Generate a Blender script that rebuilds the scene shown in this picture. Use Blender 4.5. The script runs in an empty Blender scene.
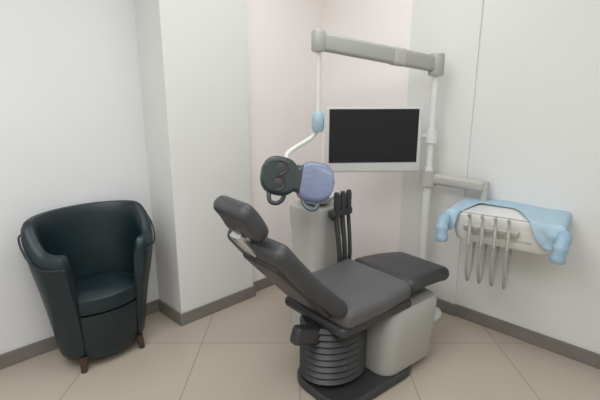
import bpy, bmesh, math, random
from mathutils import Vector, Matrix
random.seed(4)
sc = bpy.context.scene
C = sc.collection
PI = math.pi
R = math.radians

# ------------------------------------------------------------------ materials
MATS = {}
def mat(name, col, rough=.5, metal=0., spec=.5, var=.0, scale=30., bump=0., bscale=200., coat=0., trans=0., alpha=1.):
    if name in MATS: return MATS[name]
    m = bpy.data.materials.new(name); m.use_nodes = True
    nt = m.node_tree; b = nt.nodes['Principled BSDF']
    b.inputs['Base Color'].default_value = (*col, 1)
    b.inputs['Roughness'].default_value = rough
    b.inputs['Metallic'].default_value = metal
    b.inputs['Specular IOR Level'].default_value = spec
    b.inputs['Coat Weight'].default_value = coat
    b.inputs['Transmission Weight'].default_value = trans
    b.inputs['Alpha'].default_value = alpha
    tc = nt.nodes.new('ShaderNodeTexCoord')
    if var > 0:
        n = nt.nodes.new('ShaderNodeTexNoise'); n.inputs['Scale'].default_value = scale; n.inputs['Detail'].default_value = 4
        nt.links.new(tc.outputs['Object'], n.inputs['Vector'])
        r = nt.nodes.new('ShaderNodeValToRGB')
        r.color_ramp.elements[0].position = .3; r.color_ramp.elements[1].position = .7
        r.color_ramp.elements[0].color = (*[max(0, c*(1-var)) for c in col], 1)
        r.color_ramp.elements[1].color = (*[min(1, c*(1+var)) for c in col], 1)
        nt.links.new(n.outputs['Fac'], r.inputs['Fac']); nt.links.new(r.outputs['Color'], b.inputs['Base Color'])
    if bump > 0:
        n2 = nt.nodes.new('ShaderNodeTexNoise'); n2.inputs['Scale'].default_value = bscale; n2.inputs['Detail'].default_value = 3
        nt.links.new(tc.outputs['Object'], n2.inputs['Vector'])
        bp = nt.nodes.new('ShaderNodeBump'); bp.inputs['Strength'].default_value = bump; bp.inputs['Distance'].default_value = .004
        nt.links.new(n2.outputs['Fac'], bp.inputs['Height']); nt.links.new(bp.outputs['Normal'], b.inputs['Normal'])
    MATS[name] = m
    return m

W_COOL  = mat('cool white wall paint', (.77,.775,.785), .75, var=.012, scale=2, bump=.05, bscale=350)
W_WARM  = mat('warm white wall paint', (.76,.758,.735), .75, var=.012, scale=2, bump=.05, bscale=350)
W_PINKLIT  = mat('white wall with painted blush light', (.92,.865,.84), .75, var=.012, scale=2, bump=.05, bscale=350)  # warm light near the corner painted into a pinker, brighter wall colour
CEIL    = mat('ceiling white', (.85,.85,.84), .85, var=.01, scale=3)
SKIRT   = mat('taupe skirting', (.20,.185,.165), .4, var=.08, scale=12)
TEAL    = mat('dark teal leatherette', (.0085,.0205,.0255), .38, var=.15, scale=9, bump=.25, bscale=260)
TEALP   = mat('teal piping', (.012,.026,.029), .4)
WOODLEG = mat('dark walnut', (.055,.032,.022), .4, var=.3, scale=18)
CHAR    = mat('charcoal upholstery', (.048,.048,.052), .42, var=.08, scale=10, bump=.2, bscale=300)
CHARD   = mat('dark grey moulded plastic', (.040,.040,.042), .4, var=.05, scale=14)
SLATE   = mat('grey upholstery', (.105,.103,.108), .45, var=.06, scale=10, bump=.2, bscale=300)
IVORY   = mat('light grey unit plastic', (.52,.51,.475), .35, var=.02, scale=8, coat=.2)
HOUS    = mat('grey housing plastic', (.41,.40,.375), .4, var=.03, scale=8)
GRIPW   = mat('satin metal grip', (.62,.62,.60), .38, metal=.5, var=.04, scale=30)
WHITE   = mat('white enamel', (.74,.74,.71), .3, var=.015, scale=8, coat=.2)
BEIGE   = mat('beige grey enamel', (.47,.46,.42), .35, var=.02, scale=8)
ARMGREY = mat('satin grey enamel', (.40,.40,.38), .35, var=.02, scale=8)
STEEL   = mat('brushed steel', (.62,.62,.62), .25, metal=1., var=.05, scale=40)
SCREEN  = mat('dark screen', (.010,.0105,.014), .22, spec=.35, var=.05, scale=4)
BEZEL   = mat('pale bezel', (.66,.65,.63), .35, var=.02, scale=8)
LAMPD   = mat('dark green lamp housing', (.030,.048,.045), .28, coat=.3, var=.08, scale=14)
LENS    = mat('violet blue film', (.19,.225,.36), .32, spec=.6, coat=.3, var=.06, scale=12, bump=.5, bscale=40)
GRIPB   = mat('pale blue grip film', (.36,.50,.57), .35, var=.08, scale=20, bump=.3, bscale=60)
GRIPD   = mat('grey blue grip', (.12,.15,.17), .4, var=.06, scale=20)
BLUE    = mat('light blue disposable sheet', (.40,.55,.65), .6, var=.05, scale=14, bump=.25, bscale=90)
BLUED   = mat('blue barrier film', (.30,.44,.54), .4, var=.07, scale=14, bump=.3, bscale=70)
HOSED   = mat('dark grey hose', (.035,.036,.036), .45, var=.08, scale=30)
HOSEL   = mat('light grey hose', (.36,.36,.35), .45, var=.05, scale=30)
RUBBER  = mat('black rubber', (.015,.015,.016), .55, var=.1, scale=20)
GLASS   = mat('pale bowl glass', (.60,.65,.62), .12, spec=.6, coat=.4, var=.02, scale=8)

def floor_mat():
    m = bpy.data.materials.new('beige floor tile'); m.use_nodes = True
    nt = m.node_tree; b = nt.nodes['Principled BSDF']
    tc = nt.nodes.new('ShaderNodeTexCoord')
    br = nt.nodes.new('ShaderNodeTexBrick'); br.offset = 0
    br.inputs['Scale'].default_value = 1; br.inputs['Brick Width'].default_value = .6; br.inputs['Row Height'].default_value = .6
    br.inputs['Mortar Size'].default_value = .003
    br.inputs['Color1'].default_value = (.50,.435,.355,1); br.inputs['Color2'].default_value = (.48,.415,.345,1)
    br.inputs['Mortar'].default_value = (.30,.26,.22,1)
    nt.links.new(tc.outputs['Object'], br.inputs['Vector'])
    n = nt.nodes.new('ShaderNodeTexNoise'); n.inputs['Scale'].default_value = 5; n.inputs['Detail'].default_value = 6
    nt.links.new(tc.outputs['Object'], n.inputs['Vector'])
    mx = nt.nodes.new('ShaderNodeMix'); mx.data_type = 'RGBA'; mx.blend_type = 'MULTIPLY'; mx.inputs['Factor'].default_value = .35
    rp = nt.nodes.new('ShaderNodeValToRGB'); rp.color_ramp.elements[0].color = (.8,.77,.77,1); rp.color_ramp.elements[1].color = (1,1,1,1)
    nt.links.new(n.outputs['Fac'], rp.inputs['Fac'])
    nt.links.new(br.outputs['Color'], mx.inputs['A']); nt.links.new(rp.outputs['Color'], mx.inputs['B'])
    nt.links.new(mx.outputs['Result'], b.inputs['Base Color'])
    b.inputs['Roughness'].default_value = .28; b.inputs['Specular IOR Level'].default_value = .4
    return m
FLOOR = floor_mat()

# ------------------------------------------------------------------ mesh helpers
def obj(name, bm, m, parent=None, smooth=True, mtx=None, bevel=0, sub=0):
    bmesh.ops.recalc_face_normals(bm, faces=bm.faces[:])
    me = bpy.data.meshes.new(name); bm.to_mesh(me); bm.free()
    for mm in (m if isinstance(m, (list, tuple)) else [m]): me.materials.append(mm)
    for p in me.polygons: p.use_smooth = smooth
    o = bpy.data.objects.new(name, me); C.objects.link(o)
    if parent is not None: o.parent = parent
    if mtx is not None: o.matrix_world = mtx
    if bevel:
        b = o.modifiers.new('bevel', 'BEVEL'); b.width = bevel; b.segments = 3; b.limit_method = 'ANGLE'; b.harden_normals = False
    if sub:
        s = o.modifiers.new('sub', 'SUBSURF'); s.levels = sub; s.render_levels = sub
    if smooth:
        try: me.set_sharp_from_angle(angle=R(40))
        except Exception: pass
    return o
def tag(o, label, cat, group=None):
    o['label'] = label; o['category'] = cat
    if group: o['group'] = group
    return o
def thing(name, label, cat, loc=(0,0,0), rz=0, group=None):
    o = bpy.data.objects.new(name, None); C.objects.link(o); o.empty_display_size = .1
    o.location = loc; o.rotation_euler = (0, 0, rz)
    return tag(o, label, cat, group)
def struct(name, bm, m, smooth=False):
    o = obj(name, bm, m, smooth=smooth); o['kind'] = 'structure'; return o
def box(bm, c, s, rot=None, bev=0, seg=2):
    r = bmesh.ops.create_cube(bm, size=1)
    vs = r['verts']
    M = Matrix.Translation(c) @ (rot.to_4x4() if rot is not None else Matrix.Identity(4)) @ Matrix.Diagonal((*s, 1))
    bmesh.ops.transform(bm, matrix=M, verts=vs)
    if bev:
        es = {e for v in vs for e in v.link_edges}
        bmesh.ops.bevel(bm, geom=list(es), offset=bev, segments=seg, profile=.5, affect='EDGES')
    return bm
def frames(pts):
    ts = []
    n = len(pts)
    for i in range(n):
        t = pts[min(i+1, n-1)] - pts[max(i-1, 0)]
        ts.append(t.normalized())
    up = Vector((0,0,1)) if abs(ts[0].z) < .9 else Vector((1,0,0))
    u = ts[0].cross(up).normalized()
    out = []
    for t in ts:
        u = (u - t*u.dot(t)).normalized()
        out.append((t, u, t.cross(u)))
    return out
def smooth_pts(pts, k=8):
    P = [Vector(p) for p in pts]
    out = []
    for i in range(len(P)-1):
        a = P[max(i-1,0)]; b = P[i]; c = P[i+1]; d = P[min(i+2, len(P)-1)]
        for j in range(k):
            t = j/k
            out.append(.5*((2*b) + (-a+c)*t + (2*a-5*b+4*c-d)*t*t + (-a+3*b-3*c+d)*t**3))
    out.append(P[-1]); return out
def tube(bm, pts, r, seg=14, cap=True):
    P = [Vector(p) for p in pts]; F = frames(P); rings = []
    for i, (p, (t, u, v)) in enumerate(zip(P, F)):
        rr = r[i] if isinstance(r, (list, tuple)) else r
        rings.append([bm.verts.new(p + rr*(math.cos(2*PI*j/seg)*u + math.sin(2*PI*j/seg)*v)) for j in range(seg)])
    for a, b in zip(rings, rings[1:]):
        for j in range(seg): bm.faces.new((a[j], a[(j+1)%seg], b[(j+1)%seg], b[j]))
    if cap: bm.faces.new(rings[0]); bm.faces.new(rings[-1][::-1])
    return bm
def lathe(bm, prof, seg=32, M=None):
    rings = []; M = M or Matrix.Identity(4)
    for r, z in prof:
        if r < 1e-5: rings.append([bm.verts.new(M @ Vector((0,0,z)))])
        else: rings.append([bm.verts.new(M @ Vector((r*math.cos(2*PI*j/seg), r*math.sin(2*PI*j/seg), z))) for j in range(seg)])
    for a, b in zip(rings, rings[1:]):
        for j in range(seg):
            k = (j+1) % seg
            if len(a) == 1 and len(b) == 1: continue
            if len(a) == 1: bm.faces.new((a[0], b[j], b[k]))
            elif len(b) == 1: bm.faces.new((a[j], a[k], b[0]))
            else: bm.faces.new((a[j], a[k], b[k], b[j]))
    if len(rings[0]) > 1: bm.faces.new(rings[0])
    if len(rings[-1]) > 1: bm.faces.new(rings[-1][::-1])
    return bm
def rrect(w, h, r, n=5):
    r = min(r, w/2-1e-4, h/2-1e-4); pts = []
    for cx, cy, a0 in ((w/2-r, h/2-r, 0), (-w/2+r, h/2-r, PI/2), (-w/2+r, -h/2+r, PI), (w/2-r, -h/2+r, 1.5*PI)):
        for i in range(n+1):
            a = a0 + PI/2*i/n; pts.append((cx+r*math.cos(a), cy+r*math.sin(a)))
    return pts
def pad(bm, path, widths, thick, rad=.04, dome=.0):
    """Cushion lofted along an x-z path; rounded section, ends drawn in."""
    P = [Vector((x, 0, z)) for x, z in path]; n = len(P); rings = []
    L = [0]
    for a, b in zip(P, P[1:]): L.append(L[-1] + (b-a).length)
    for i, p in enumerate(P):
        t = (P[min(i+1, n-1)] - P[max(i-1, 0)]).normalized()
        nn = Vector((-t.z, 0, t.x)); y = Vector((0,1,0))
        w = widths[i]; h = thick[i] if isinstance(thick, (list, tuple)) else thick
        rings.append([bm.verts.new(p + y*a + nn*b) for a, b in rrect(w, h, rad)])
    m = len(rings[0])
    for a, b in zip(rings, rings[1:]):
        for j in range(m): bm.faces.new((a[j], a[(j+1)%m], b[(j+1)%m], b[j]))
    bm.faces.new(rings[0]); bm.faces.new(rings[-1][::-1])
    return bm
def padline(p0, p1, w0, w1, th, n=12, sag=0., endr=.035):
    """Path, widths and thicknesses of a straight cushion with rounded ends."""
    path, ws, ts = [], [], []
    L = math.hypot(p1[0]-p0[0], p1[1]-p0[1]); dx, dz = (p1[0]-p0[0])/L, (p1[1]-p0[1])/L
    ss = [0, .006, .02, endr] + [endr + (L-2*endr)*i/n for i in range(1, n)] + [L-endr, L-.02, L-.006, L]
    for s in ss:
        e = min(s, L-s); q = 1.0
        if e < endr: q = math.sqrt(max(0, 1-(1-e/endr)**2))
        f = s/L; k = sag*math.sin(PI*f)
        path.append((p0[0]+dx*s-dz*k, p0[1]+dz*s+dx*k))
        w = w0+(w1-w0)*f
        ws.append(w-2*endr*(1-q)); ts.append(max(.012, th*(.35+.65*q)))
    return path, ws, ts
def prism(bm, poly, z0, z1):
    a = [bm.verts.new((x, y, z0)) for x, y in poly]; b = [bm.verts.new((x, y, z1)) for x, y in poly]
    n = len(poly)
    for i in range(n): bm.faces.new((a[i], a[(i+1)%n], b[(i+1)%n], b[i]))
    bm.faces.new(a[::-1]); bm.faces.new(b)
    return bm
B = bmesh.new
def loft(bm, rings):
    V = [[bm.verts.new(p) for p in r] for r in rings]; n = len(V[0])
    for a_, b_ in zip(V, V[1:]):
        for j in range(n): bm.faces.new((a_[j], a_[(j+1)%n], b_[(j+1)%n], b_[j]))
    bm.faces.new(V[0][::-1]); bm.faces.new(V[-1]); return bm

# ------------------------------------------------------------------ the room: its far corner faces the camera
K = Vector((.215, 3.60, 0))
ROOM = Matrix.Translation(K) @ Matrix.Rotation(R(-45), 4, 'Z')      # room x runs along the right wall, room -y along the left wall
H = 2.65; XM = 3.7; YM = -4.0
def rstruct(name, bm, m, smooth=False):
    bm.transform(ROOM); return struct(name, bm, m, smooth)
b = B(); box(b, (XM/2-.1, YM/2, -.05), (XM+.9, -YM+.8, .1)); rstruct('floor', b, FLOOR)
b = B(); box(b, (XM/2-.1, YM/2+.1, H+.05), (XM+.8, -YM+.8, .1)); rstruct('ceiling', b, CEIL)
YA, YB, RC, RP = -1.40, -.80, .30, .05          # wide pier on the left wall, recess nearer, shallow recess beyond
def lwall(name, x, y0, y1, m):
    b = B(); prism(b, [(x, y0), (x, y1), (-.5, y1), (-.5, y0)], 0, H); return rstruct(name, b, m)
lwall('wall_left', -RC, YM, YA, W_COOL)
lwall('trim_1', 0, YA, YB, W_WARM)              # the pier
lwall('wall_left_far', -RP, YB, 0, W_PINKLIT)
b = B(); prism(b, [(-RP, 0), (.74, 0), (.74, .25), (-RP, .25)], 0, H); rstruct('wall_right_far', b, W_PINKLIT)
b = B(); prism(b, [(.74, -.012), (1.20, -.012), (1.20, .25), (.74, .25)], 0, H); rstruct('trim_2', b, W_WARM)
b = B(); prism(b, [(1.20, 0), (XM, 0), (XM, .25), (1.20, .25)], 0, H); rstruct('wall_right', b, W_WARM)
b = B(); prism(b, [(-.5, YM), (XM, YM), (XM, YM-.2), (-.5, YM-.2)], 0, H); rstruct('wall_back', b, W_WARM)
b = B(); prism(b, [(XM, YM), (XM+.2, YM), (XM+.2, .25), (XM, .25)], 0, H); rstruct('wall_near', b, W_WARM)
def skirt(name, poly):
    b = B(); prism(b, poly, 0, .085)
    o = rstruct(name, b, SKIRT); md = o.modifiers.new('bevel', 'BEVEL'); md.width = .004; md.segments = 2; return o
t = .014
skirt('baseboard_left', [(-RC, YM), (-RC, YA), (0, YA), (0, YB), (-RP, YB), (-RP, 0), (-RP+t, 0), (-RP+t, YB+t), (t, YB+t), (t, YA-t), (-RC+t, YA-t), (-RC+t, YM)])
skirt('baseboard_right', [(-RP+t, 0), (.74-t, 0), (.74-t, -.012), (1.2, -.012), (1.2, 0), (XM, 0), (XM, -t), (1.2+t, -t), (1.2+t, -.012-t), (.74-t, -.012-t), (.74-t, -t), (-RP+t, -t)])

# ------------------------------------------------------------------ dark teal tub armchair
ax, ay, arz = -1.15, 2.315, R(-44)               # local -y... the chair opens along its local +x after the turn
arm = thing('tub_armchair', 'dark teal leatherette tub armchair with rounded back, standing against the left wall', 'armchair', (ax, ay, 0), arz)
arm.scale = (.94, .96, .97)
def arm_top(f):
    k = max(0, min(1, (f-.22)/.42)); k = k*k*(3-2*k)
    return .715 + .165*k
def tub_shell(bm, zb=.07):
    """Curved wall open at the front (+x): outer and inner skins, arm tops lower than the back."""
    n = 40; a0 = R(38); rows_o, rows_i = [], []
    outer = [(0, .74), (.25, .81), (.5, .89), (.72, 1.0), (.93, 1.07), (1, 1.0)]
    inner = [(1, .86), (.93, .78), (.8, .76), (.5, .74), (0, .68)]
    cols = []
    for i in range(n+1):
        a = a0 + (2*PI-2*a0)*i/n
        f = .5-.5*math.cos(a)                   # 0 at the front, 1 at the back
        top = arm_top(f)
        rx, ry = .232, .335
        ring = []
        for hgt, s in outer:
            z = zb + (top-zb)*hgt; ring.append(Vector((rx*s*math.cos(a), ry*s*math.sin(a), z)))
        for hgt, s in inner:
            z = zb + (top-zb)*hgt; ring.append(Vector((rx*s*math.cos(a), ry*s*math.sin(a), z + (.015 if hgt == 1 else 0))))
        cols.append([bm.verts.new(v) for v in ring])
    m = len(cols[0])
    for p, q in zip(cols, cols[1:]):
        for j in range(m): bm.faces.new((p[j], q[j], q[(j+1)%m], p[(j+1)%m]))
    bm.faces.new(cols[0]); bm.faces.new(cols[-1][::-1])
    return bm
o = obj('back_and_arms', tub_shell(B()), TEAL, arm, sub=1)
b = B()
def ell(rx, ry, z, n=32): return [(rx*math.cos(2*PI*i/n), ry*math.sin(2*PI*i/n), z) for i in range(n)]
b = B()
loft(b, [ell(.150, .225, .06), ell(.160, .24, .08), ell(.185, .255, .30), ell(.18, .25, .335)])
obj('seat_base', b, TEAL, arm)
b = B()
loft(b, [ell(.155, .22, .336), ell(.175, .24, .35), ell(.182, .245, .39), ell(.176, .24, .43), ell(.15, .20, .452), ell(.07, .1, .46)])
bmesh.ops.translate(b, verts=b.verts[:], vec=(.012, 0, 0))
obj('seat_cushion', b, TEAL, arm)
b = B(); pts = []
for i in range(41):
    a = R(38) + (2*PI-R(76))*i/40; f = .5-.5*math.cos(a); top = arm_top(f)
    pts.append((.249*math.cos(a), .36*math.sin(a), .09+(top-.09)*.9))
tube(b, pts, .0055, 8); obj('piping', b, TEALP, arm)
for sx, sy in ((1,1), (1,-1), (-1,1), (-1,-1)):
    b = B(); tube(b, [(sx*.115, sy*.165, .09), (sx*.125, sy*.175, 0)], [.024, .017], 14); obj('leg', b, WOODLEG, arm)

# ------------------------------------------------------------------ treatment chair
JX, JY, YAW = .10, 2.02, R(39)
dc = thing('dental_chair', 'charcoal reclined dental treatment chair with raised backrest and headrest, centre of the room', 'dental chair', (JX, JY, 0), YAW)
b = B(); pad(b, *padline((-.03, .505), (-.39, .89), .47, .42, .085, sag=.012)); obj('backrest', b, CHAR, dc)
b = B(); pad(b, *padline((-.062, .467), (-.362, .787), .33, .28, .035, sag=.0)); obj('backrest_shell', b, CHARD, dc)
hr = B(); pad(hr, *padline((-.405, .92), (-.50, 1.06), .28, .25, .08, n=6, sag=-.008)); hr = obj('headrest', hr, CHAR, dc)
b = B(); box(b, (-.425, 0, .875), (.04, .07, .14), Matrix.Rotation(R(-42), 3, 'Y'), .008); obj('headrest_bar', b, STEEL, hr)
b = B(); pad(b, *padline((-.05, .475), (.44, .49), .50, .48, .10, sag=-.012)); obj('seat', b, SLATE, dc)
b = B(); pad(b, *padline((.445, .485), (.87, .44), .46, .38, .085, sag=.012)); obj('legrest', b, CHAR, dc)
b = B(); box(b, (.20, 0, .405), (.52, .46, .06), None, .025, 3); obj('seat_frame', b, CHARD, dc)
# lift column with folded gaiter
b = B(); prof = [(.0, .06)]
for i in range(9):
    z = .07 + .035*i; prof += [(.150, z), (.165, z+.0175)]
prof += [(.150, .385), (0, .385)]
lathe(b, prof, 36, Matrix.Translation((.08, -.02, 0)) @ Matrix.Diagonal((1.15, .95, 1, 1))); obj('lift_gaiter', b, CHARD, dc)
b = B(); prism(b, rrect(.62, .42, .14, 8), 0, .05); bmesh.ops.translate(b, verts=b.verts[:], vec=(.21, -.06, 0))
obj('base_plate', b, CHARD, dc, bevel=.012)
# pale service housing under the footrest
b = B(); 
P = rrect(.42, .40, .08, 6)
rings = []
for z, sx, sy, ox in ((.05, 1, 1, 0), (.07, 1.02, 1.02, 0), (.25, 1.0, 1.0, .03), (.36, .96, .96, .06), (.385, .88, .88, .065)):
    rings.append([(.45+ox+x*sx, -.05+y*sy, z) for x, y in P])
loft(b, rings); hs = obj('service_housing', b, HOUS, dc)
# backrest hinge bracket
b = B(); box(b, (-.12, -.06, .36), (.20, .06, .09), Matrix.Rotation(R(18), 3, 'Y'), .018, 3); obj('hinge_bracket', b, CHARD, dc)

# ------------------------------------------------------------------ spittoon column with suction hoses
su = thing('spittoon_unit', 'light grey spittoon column behind the backrest, dark suction hoses hanging on it', 'dental unit', (.105, 2.66, 0), R(-45))
b = B(); P = rrect(.27, .27, .08, 6)
loft(b, [[(x*s, y*s, z) for x, y in P] for z, s in ((0, 1.05), (.04, 1.05), (.06, 1), (.60, .98), (.74, 1.08), (.80, 1.1), (.815, 1.05))])
obj('column', b, IVORY, su)
b = B(); lathe(b, [(0, .815), (.05, .815), (.095, .835), (.118, .865), (.122, .875), (.115, .875), (.092, .845), (.04, .826), (0, .824)], 32); obj('bowl', b, GLASS, su)
b = B(); tube(b, smooth_pts([(-.11, .05, .81), (-.11, .05, .90), (-.09, .04, .945), (-.04, .02, .945), (-.02, .01, .92)]), .008, 10); obj('water_spout', b, STEEL, su)
hb = B(); box(hb, (.20, -.01, .80), (.05, .18, .045), None, .012, 3); tube(hb, [(.12, -.02, .74), (.20, -.01, .79)], .016, 12); hb = obj('hose_holder', hb, CHARD, su)
for k, dy in enumerate((-.085, -.03, .025)):
    b = B()
    tube(b, smooth_pts([(.215, dy+.02, .90), (.215, dy+.02, .81), (.22, dy+.02, .74), (.25, dy*.9, .62), (.255, dy*.8-.01, .50), (.17, dy*.5, .40), (.12, dy*.4, .37), (.09, dy*.4, .42)], 7), .015 if k < 2 else .012, 12)
    h = obj('suction_hose', b, HOSED, su)
    b = B(); tube(b, [(.215, dy+.02, .93), (.215, dy+.02, .91), (.215, dy+.02, .82)], [.012, .018, .017], 14); obj('suction_handle', b, CHARD, h)

# ------------------------------------------------------------------ lamp stand: post, sloping arm, drop rod and lamp head
PX, PY = .825, 2.78
ls = thing('lamp_stand', 'pale post with a grey sloping arm carrying the dark dental lamp above the monitor', 'dental lamp', (PX, PY, 0))
def lp(x, y, z): return (x-PX, y-PY, z)
b = B(); lathe(b, [(0, 0), (.15, 0), (.155, .012), (.15, .022), (.05, .035), (.035, .06), (0, .06)], 36); obj('foot', b, WHITE, ls)
b = B(); tube(b, [(0,0,.05), (0,0,1.02)], .028, 20); tube(b, [(0,0,1.0), (0,0,1.66)], .020, 20); obj('post', b, WHITE, ls)
b = B(); lathe(b, [(0, 1.585), (.042, 1.585), (.047, 1.60), (.047, 1.70), (.040, 1.715), (0, 1.718)], 28); obj('elbow', b, ARMGREY, ls)
A = Vector(lp(.10, 2.48, 1.755)); E = Vector((0, 0, 1.652))
d = (A-E).normalized(); up = Vector((0,0,1)); sd = d.cross(up).normalized(); un = sd.cross(d)
rot = Matrix((d, sd, un)).transposed()
b = B(); box(b, (A+E)/2, ((A-E).length, .06, .095), rot, .02, 4); ao = obj('swing_arm', b, ARMGREY, ls)
b = B(); box(b, E + d*.28 + un*0.0, (.10, .066, .102), rot, .02, 4); obj('spring_cover', b, BEIGE, ao)
b = B(); lathe(b, [(0, -.055), (.034, -.055), (.040, -.045), (.040, .045), (.034, .055), (0, .055)], 24, Matrix.Translation(A)); obj('arm_knuckle', b, ARMGREY, ls)
b = B(); tube(b, [A + Vector((0,0,-.04)), A + Vector((0,0,-.39))], .012, 14); obj('drop_rod', b, WHITE, ls)
J = A + Vector((0,0,-.425))
b = B(); lathe(b, [(0,-.055), (.026,-.055), (.034,-.04), (.036, 0), (.034,.04), (.02,.055), (0,.055)], 24, Matrix.Translation(J)); obj('film_wrapped_joint', b, GRIPB, ls)['label'] = 'joint wrapped in pale blue film'
HC = Vector(lp(-.02, 2.33, 1.035))
b = B(); tube(b, smooth_pts([J + Vector((0,0,-.04)), J + Vector((-.04,.0,-.09)), HC + Vector((-.05,.03,.13)), HC + Vector((-.02,.02,.06))], 6), .013, 12); obj('yoke', b, WHITE, ls)
# head: a curved dark housing, a violet blue lens bay on its right, two loop handles
Hm = Matrix.Translation(HC) @ Matrix.Rotation(R(8), 4, 'Z') @ Matrix.Rotation(R(12), 4, 'Y') @ Matrix.Rotation(R(-14), 4, 'X')
def lobes(bm, x0, x1, grow=0., n=36):
    rings = []
    for i in range(n+1):
        t = i/n; x = x0 + (x1-x0)*t
        c = -.095 if x < 0 else .095
        q = abs(x-c)/.105
        h = .105*(max(0, 1-min(1, q)**2.6))**.45 + .0
        h = max(h, .070 if abs(x) < .09 else .012) + grow
        d = (.035 if h > .05 else .02) + grow
        bow = .9*x*x                              # the two bays are toed in
        rings.append([(x, bx - bow*0 - .03*(abs(x)/.2)**2, bz) for bx, bz in rrect(2*d, 2*h, min(d, h)*.8, 5)])
    loft(bm, rings); return bm
b = B(); lobes(b, -.197, .197); b.transform(Hm); hd = obj('lamp_head', b, LAMPD, ls)
b = B(); lobes(b, .022, .199, .006); b.transform(Hm); fs = obj('barrier_film', b, LENS, hd); fs['label'] = 'violet blue film over the right bay'
for cz in (-.042, .042):
    b = B(); lathe(b, [(0, 0), (.038, 0), (.040, .006), (.036, .012), (.030, .008), (0, .014)], 24, Hm @ Matrix.Translation((-.098, -.036, cz)) @ Matrix.Rotation(R(90), 4, 'X')); obj('reflector', b, CHARD, hd)
b = B(); lathe(b, [(0, -.05), (.04, -.05), (.046, -.035), (.046, .03), (.03, .05), (0, .05)], 24, Hm @ Matrix.Translation((0, .045, .03))); obj('swivel', b, LAMPD, hd)
for sx, mm in ((-1, LAMPD), (1, GRIPD)):
    b = B(); tube(b, [Hm @ p for p in smooth_pts([Vector((sx*.05,.0,-.06)), Vector((sx*.055,-.01,-.115)), Vector((sx*.085,-.03,-.145)), Vector((sx*.125,-.03,-.14)), Vector((sx*.14,-.02,-.085))])], .012, 12); obj('handle', b, mm, hd)

# ------------------------------------------------------------------ monitor hung on the post
mo = thing('monitor', 'flat monitor with a dark blank screen and pale bezel, hung below the lamp arm', 'monitor', (.45, 2.72, 1.212), R(4))
b = B(); box(b, (0, 0, -.008), (.60, .028, .40), None, .010, 3); obj('casing', b, BEZEL, mo)
b = B(); box(b, (0, -.0145, .016), (.55, .006, .325), None, .001, 1); obj('screen', b, SCREEN, mo)
b = B(); box(b, (0, .03, 0), (.26, .035, .2), None, .012, 3); obj('back_cover', b, BEZEL, mo)
Mi = (Matrix.Translation((.45, 2.72, 1.212)) @ Matrix.Rotation(R(4), 4, 'Z')).inverted()
bk = B(); tube(bk, [Vector((0, .04, 0)), Vector((.05, .10, 0)), Mi @ Vector((PX-.03, PY+.01, 1.22))], .016, 14); bk = obj('bracket_arm', bk, WHITE, mo)
b = B(); lathe(b, [(.0215, -.04), (.036, -.04), (.036, .04), (.0215, .04)], 24, Matrix.Translation(Mi @ Vector((PX, PY, 1.22)))); obj('post_clamp', b, WHITE, bk)

# ------------------------------------------------------------------ delivery unit on a linked arm
TX, TY, TA = 1.175, 2.385, R(-35)
du = thing('delivery_unit', 'white dental delivery unit on an arm beside the right wall, blue sheet over it', 'delivery unit', (TX, TY, .84), TA)
b = B(); P = rrect(.54, .36, .05, 6)
loft(b, [[(x*s, y*s, z) for x, y in P] for z, s in ((-.165, .86), (-.155, .90), (-.10, .96), (-.03, .99), (-.01, 1), (0, .985))]); obj('body', b, WHITE, du)
b = B(); box(b, (-.05, -.19, -.07), (.28, .03, .035), Matrix.Rotation(R(20), 3, 'X'), .008, 2); obj('handpiece_rack', b, BEIGE, du)
b = B(); box(b, (0, -.16, -.095), (.30, .012, .05), Matrix.Rotation(R(-25), 3, 'X'), .004, 2); obj('control_panel', b, BEIGE, du)
b = B(); rr = rrect(.40, .28, .03, 6); loft(b, [[(x*k_, y*k_, z) for x, y in rr] for k_, z in ((.97, .0005), (1.0, .004), (1.0, .007), (.96, .0075), (.94, .003))]); bmesh.ops.translate(b, verts=b.verts[:], vec=(-.03, -.03, 0)); obj('tray_pan', b, WHITE, du)
for s in (-1, 1):
    h = B(); tube(h, smooth_pts([(s*.25, -.10, -.04), (s*.29, -.16, -.04), (s*.29, -.235, -.05), (s*.285, -.27, -.09), (s*.28, -.275, -.13)], 6), .016, 12); h = obj('handle', h, STEEL, du)
    b = B(); tube(b, smooth_pts([(s*.29, -.19, -.04), (s*.29, -.238, -.05), (s*.285, -.273, -.092), (s*.28, -.278, -.15)], 6), [.034+.003*math.sin(i*1.3) for i in range(19)], 14); q = obj('barrier_sleeve', b, BLUED, h)
    q['label'] = 'blue barrier sleeve'
# link arm from the post
Ti = (Matrix.Translation((TX, TY, .84)) @ Matrix.Rotation(TA, 4, 'Z')).inverted()
def tl(x, y, z): return Ti @ Vector((x, y, z))
b = B()
a0 = tl(PX, PY, .955); a1 = tl(1.12, 2.60, .935)
d = (a1-a0).normalized(); sd = d.cross(Vector((0,0,1))).normalized(); rot = Matrix((d, sd, sd.cross(d))).transposed()
box(b, (a0+a1)/2 + d*.012, ((a1-a0).length-.03, .06, .07), rot, .02, 3)
lathe(b, [(.0285, -.05), (.05, -.05), (.05, .05), (.0285, .05)], 24, Matrix.Translation(a0)); obj('link_arm', b, BEIGE, du)
b = B(); a2 = tl(1.15, 2.44, .72)
tube(b, smooth_pts([a1 + Vector((0,0,.03)), a1 + Vector((0,0,-.05)), a1 + Vector((0,-.01,-.17)), a1*.4+a2*.6 + Vector((0,0,-.06)), a2 + Vector((0,0,-.005))], 6), .022, 14)
obj('arm_knee', b, BEIGE, du)

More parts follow.
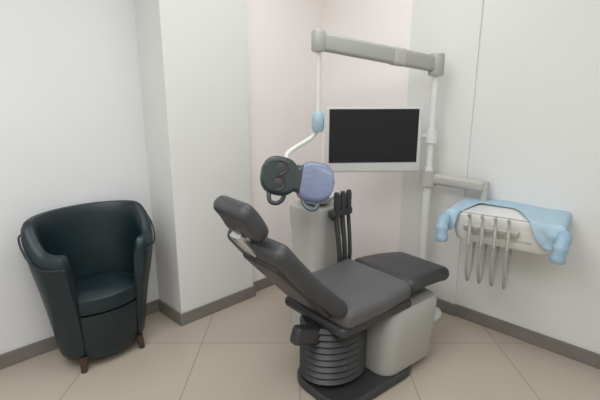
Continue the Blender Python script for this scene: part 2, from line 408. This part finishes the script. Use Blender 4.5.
# blue sheet draped over the unit: hanging corners at the front
DM = Matrix.Translation((TX, TY, .84)) @ Matrix.Rotation(TA, 4, 'Z')
def sheet():
    bm = B(); nx, ny = 56, 40; hx, hy, r = .274, .184, .018
    def bend(e):                                # arc length past the edge -> (out, down)
        if e <= 0: return 0, 0
        if e < r*PI/2: return r*math.sin(e/r), r*(1-math.cos(e/r))
        return r, r + e - r*PI/2
    def sm(a, b, v):
        k = max(0, min(1, (v-a)/(b-a))); return k*k*(3-2*k)
    G = []
    for j in range(ny+1):
        row = []
        for i in range(nx+1):
            u = i/nx*2-1; v = j/ny
            xx = u*(hx + (.085 if u > 0 else .065))
            xc = max(-hx, min(hx, xx))
            front = -.235 + .36*sm(-.155, -.255, xc) + .38*sm(.0, .22, xc)
            yy = (hy+.04) - v*(2*hy + .04 + front)
            ox, zx = bend(abs(xx)-hx); oy, zy = bend(abs(yy)-hy)
            X = xc + math.copysign(ox, xx); Y = max(-hy, min(hy, yy)) + math.copysign(oy, yy)
            lo, hi = min(zx, zy), max(zx, zy)
            if lo > .01: X += math.copysign(.12*lo, X); Y += math.copysign(.25*lo, Y)
            drop = hi + .3*lo
            w = (.007*math.sin(34*xx+3*yy) + .004*math.sin(61*yy+11*xx+1))*sm(.01, .07, drop)
            if zy >= zx and zy > 0: Y += math.copysign(abs(w)+w*.2, Y)
            elif zx > 0: X += math.copysign(abs(w)+w*.2, X)
            zt = .011 + .003*math.sin(17*xx+5)*math.sin(21*yy+1)
            row.append(bm.verts.new((X, Y, zt-drop)))
        G.append(row)
    for j in range(ny):
        for i in range(nx): bm.faces.new((G[j][i], G[j][i+1], G[j+1][i+1], G[j+1][i]))
    bm.transform(DM)
    o = obj('disposable_sheet', bm, BLUE)
    s = o.modifiers.new('solid', 'SOLIDIFY'); s.thickness = .0025; s.offset = 1
    return o
tag(sheet(), 'light blue disposable sheet draped over the white delivery unit', 'sheet')

# handpieces hanging at the front rack, with hoses
names = [('handpiece nearest the left handle of the delivery unit', -.15), ('second handpiece from the left in the delivery unit rack', -.085),
         ('third handpiece from the left in the delivery unit rack', -.02), ('handpiece nearest the right handle of the delivery unit', .045)]
hp0 = None
def handpiece(label, x):
    global hp0
    loc = DM @ Vector((x, -.222, -.07)); 
    if hp0 is None:
        t_ = thing('dental_handpiece', label, 'handpiece', loc, TA, 'handpieces on the delivery unit')
        b = B(); tube(b, [(0, .0, -.085), (0, -.002, -.06), (0, -.004, -.01), (0, -.004, .03), (0, -.008, .065), (0, -.02, .085)], [.008, .010, .0105, .009, .007, .007], 14); obj('grip', b, GRIPW, t_)
        b = B(); tube(b, [(0, -.014, .088), (0, -.040, .080)], [.0085, .0085], 12); obj('drill_head', b, STEEL, t_)
        b = B(); tube(b, smooth_pts([(0, 0, -.083), (0, .0, -.16), (0, .01, -.24), (0, .05, -.32), (0, .11, -.30), (0, .14, -.22), (0, .14, -.086)], 7), .0075, 10); obj('hose', b, HOSEL, t_)
        hp0 = t_; return t_
    c = hp0.copy(); C.objects.link(c); c.location = loc; c['label'] = label
    for ch in hp0.children:
        k = ch.copy(); C.objects.link(k); k.parent = c
    return c
for l, x in names: handpiece(l, x)

# ------------------------------------------------------------------ lights
def area(name, loc, rot, size, sy, power, col=(1,1,1)):
    L = bpy.data.lights.new(name, 'AREA'); L.shape = 'RECTANGLE'; L.size = size; L.size_y = sy; L.energy = power; L.color = col
    o = bpy.data.objects.new(name, L); C.objects.link(o); o.location = loc; o.rotation_euler = rot; return o
def rp(x, y, z): return ROOM @ Vector((x, y, z))
for k, (x, y) in enumerate(((1.0, -1.05), (2.7, -1.4), (1.2, -2.9), (2.6, -2.9))):  # ceiling light out of view; further panels added and powered as fill
    area('unseen_ceiling_light', rp(x, y, H-.02), (0,0,R(-45)), (1.1, 1.1, 1.3, 1.1)[k], (1.1, 1.1, 1.3, 1.1)[k], (13.5, 9, 28, 20)[k], (.965,.985,1))
w = bpy.data.worlds.new('world'); sc.world = w; w.use_nodes = True
w.node_tree.nodes['Background'].inputs['Color'].default_value = (.9,.95,1,1)
w.node_tree.nodes['Background'].inputs['Strength'].default_value = .3

# ------------------------------------------------------------------ camera
cam = bpy.data.cameras.new('camera'); co = bpy.data.objects.new('camera', cam); C.objects.link(co)
cam.sensor_width = 36; cam.lens = 440/600*36
co.location = (0, 0, 1.5); co.rotation_euler = (R(90-14), 0, 0)
cam.clip_start = .05
sc.camera = co
sc.view_settings.view_transform = 'Standard'; sc.view_settings.look = 'None'
sc.view_settings.exposure = 0; sc.view_settings.gamma = 1; sc.view_settings.use_curve_mapping = False
